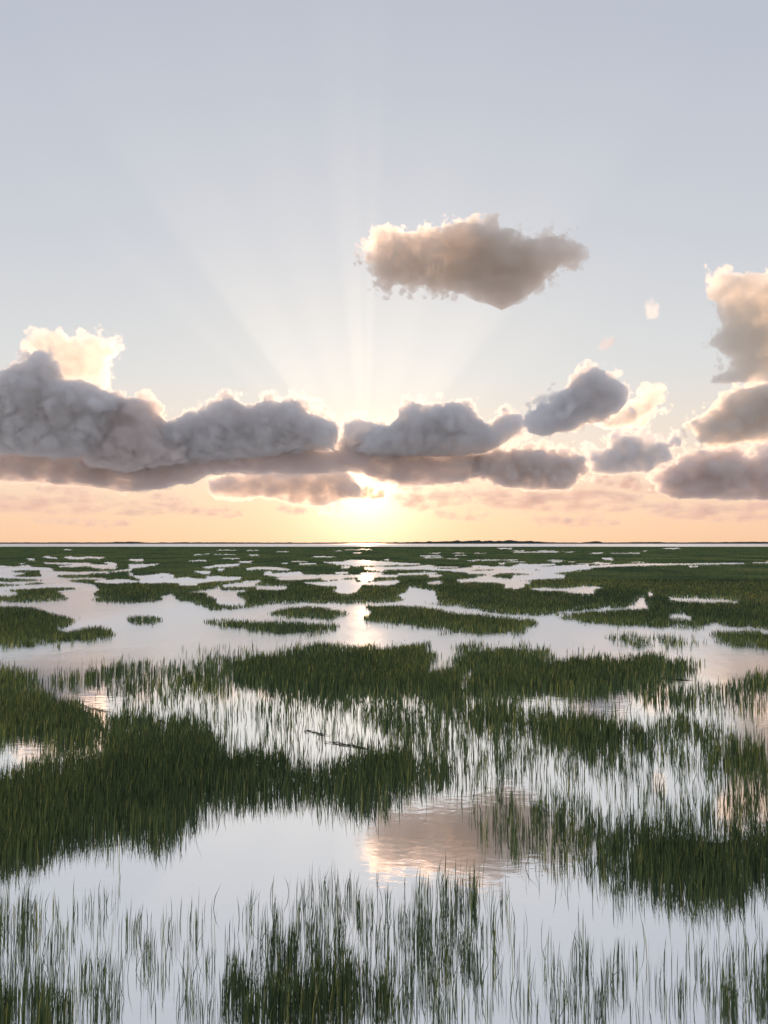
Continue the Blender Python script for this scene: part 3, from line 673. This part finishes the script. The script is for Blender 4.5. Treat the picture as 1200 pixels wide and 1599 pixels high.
g = grass_mesh('marsh_grass', store[1])
g['label'] = 'green cordgrass growing in beds and shallow water all over the marsh'; g['category'] = 'grass'
for i, (label, P) in enumerate(islands):
    iid = i + 2
    if iid not in store: continue
    V = join(store[iid])[0]
    c = (float(V[:,0].mean()), float(V[:,1].mean()), 0.0)
    e = bpy.data.objects.new('grass_island', None); COL.objects.link(e); e.location = c
    e['label'] = label; e['category'] = 'grass island'; e['group'] = 'grass islands in the tidal channel'
    grass_mesh('grass', store[iid], c, e)
    cells = bank_cells(iid, 910, 1020, 3, 1.0, 0.04, 0.03, 0.4)
    if cells: mesh_object('mud_bank', cells[0] - np.array(c), cells[1], MUD, e, smooth=False)

# ------------------------------------------------------------------ the far shore across the sound
def far_shore():
    rng = np.random.default_rng(3)
    D0 = 4300.0
    m = principled('far_woods', (0.045, 0.060, 0.055), 0.9, 0.1)
    xs = np.arange(-3200, 3200, 12.0)
    def ridge(px):
        h = np.full(len(px), 2.0)
        for c, w_, a in ((100, 30, .5), (185, 22, .9), (203, 5, .7), (640, 40, .8), (700, 40, 1.6), (765, 60, 2.6), (820, 40, 1.8), (935, 12, 1.6), (1020, 30, .9), (1180, 60, 1.2), (330, 90, .4)):
            h += a * np.exp(-((px - c) / w_) ** 2)
        return h
    px = CX + xs / D0 * F
    h = ridge(px) * D0 / F
    h *= 0.8 + 0.35 * np.repeat(rng.random(len(xs) // 2 + 1), 2)[:len(xs)] * rng.uniform(.6, 1.2, len(xs))
    rows = [(0, 0.0), (4, .45), (20, .8), (60, 1.0), (160, .9), (220, 0)]
    V = []
    for dy, f in rows:
        V.append(np.stack([xs, D0 + dy + 10 * rng.random(len(xs)), h * f * (1 if f in (0, 1.0) else rng.uniform(.85, 1.1, len(xs))) - (0.5 if f == 0 else 0)], 1))
    V = np.concatenate(V); n = len(xs)
    i = np.arange(n - 1); Q = []
    for r in range(len(rows) - 1):
        Q.append(np.stack([r * n + i, r * n + i + 1, (r + 1) * n + i + 1, (r + 1) * n + i], 1))
    o = mesh_object('treeline', V, np.concatenate(Q), m, smooth=False)
    o['kind'] = 'stuff'; o['label'] = 'thin dark wooded shore along the horizon across the water'; o['category'] = 'treeline'
far_shore()

# ------------------------------------------------------------------ drifts of dead stems afloat in the shallows
def wrack(label, px0, py0, px1, py1, n, seed):
    rng = np.random.default_rng(seed)
    ax_, ay_ = ground_at(px0, py0); bx_, by_ = ground_at(px1, py1)
    c = np.array([(ax_ + bx_) / 2, (ay_ + by_) / 2, 0])
    L = math.hypot(bx_ - ax_, by_ - ay_); ang = math.atan2(by_ - ay_, bx_ - ax_)
    V, Q = [], []
    for k in range(n):
        t = rng.uniform(-.5, .5) * L; off = rng.normal(0, .09); ln = rng.uniform(.2, .5) * min(L, 1.3); a = ang + rng.normal(0, .12)
        r = rng.uniform(.005, .012); z = rng.uniform(0.0, .025)
        p = np.array([math.cos(ang) * t - math.sin(ang) * off, math.sin(ang) * t + math.cos(ang) * off, z]); d = np.array([math.cos(a), math.sin(a), rng.normal(0, .03)])
        s1 = np.array([-d[1], d[0], 0]); up = np.array([0, 0, 1.0]); b = len(V)
        for e, rr in ((-.5, r), (.5, r * .5)):
            for q in range(4):
                w_ = q * math.pi / 2
                V.append(p + d * ln * e + (s1 * math.cos(w_) + up * math.sin(w_)) * rr)
        for q in range(4): Q.append((b + q, b + (q + 1) % 4, b + 4 + (q + 1) % 4, b + 4 + q))
    o = mesh_object('reed_drift', V, Q, WRACK, smooth=False); o.location = c
    o['label'] = label; o['category'] = 'dead reeds'; o['group'] = 'drifts of dead reeds afloat'
wrack('long dark drift of dead stems among sparse reeds at bottom centre', 515, 1160, 578, 1171, 22, 1)
wrack('short dark drift of dead stems left of the longer drift', 480, 1142, 512, 1149, 12, 2)
wrack('drift of dead stems along the edge of the left reed bed', 130, 1104, 168, 1112, 20, 3)
wrack('dark drift of dead stems in the right pool between reed beds', 1015, 1058, 1072, 1063, 18, 4)
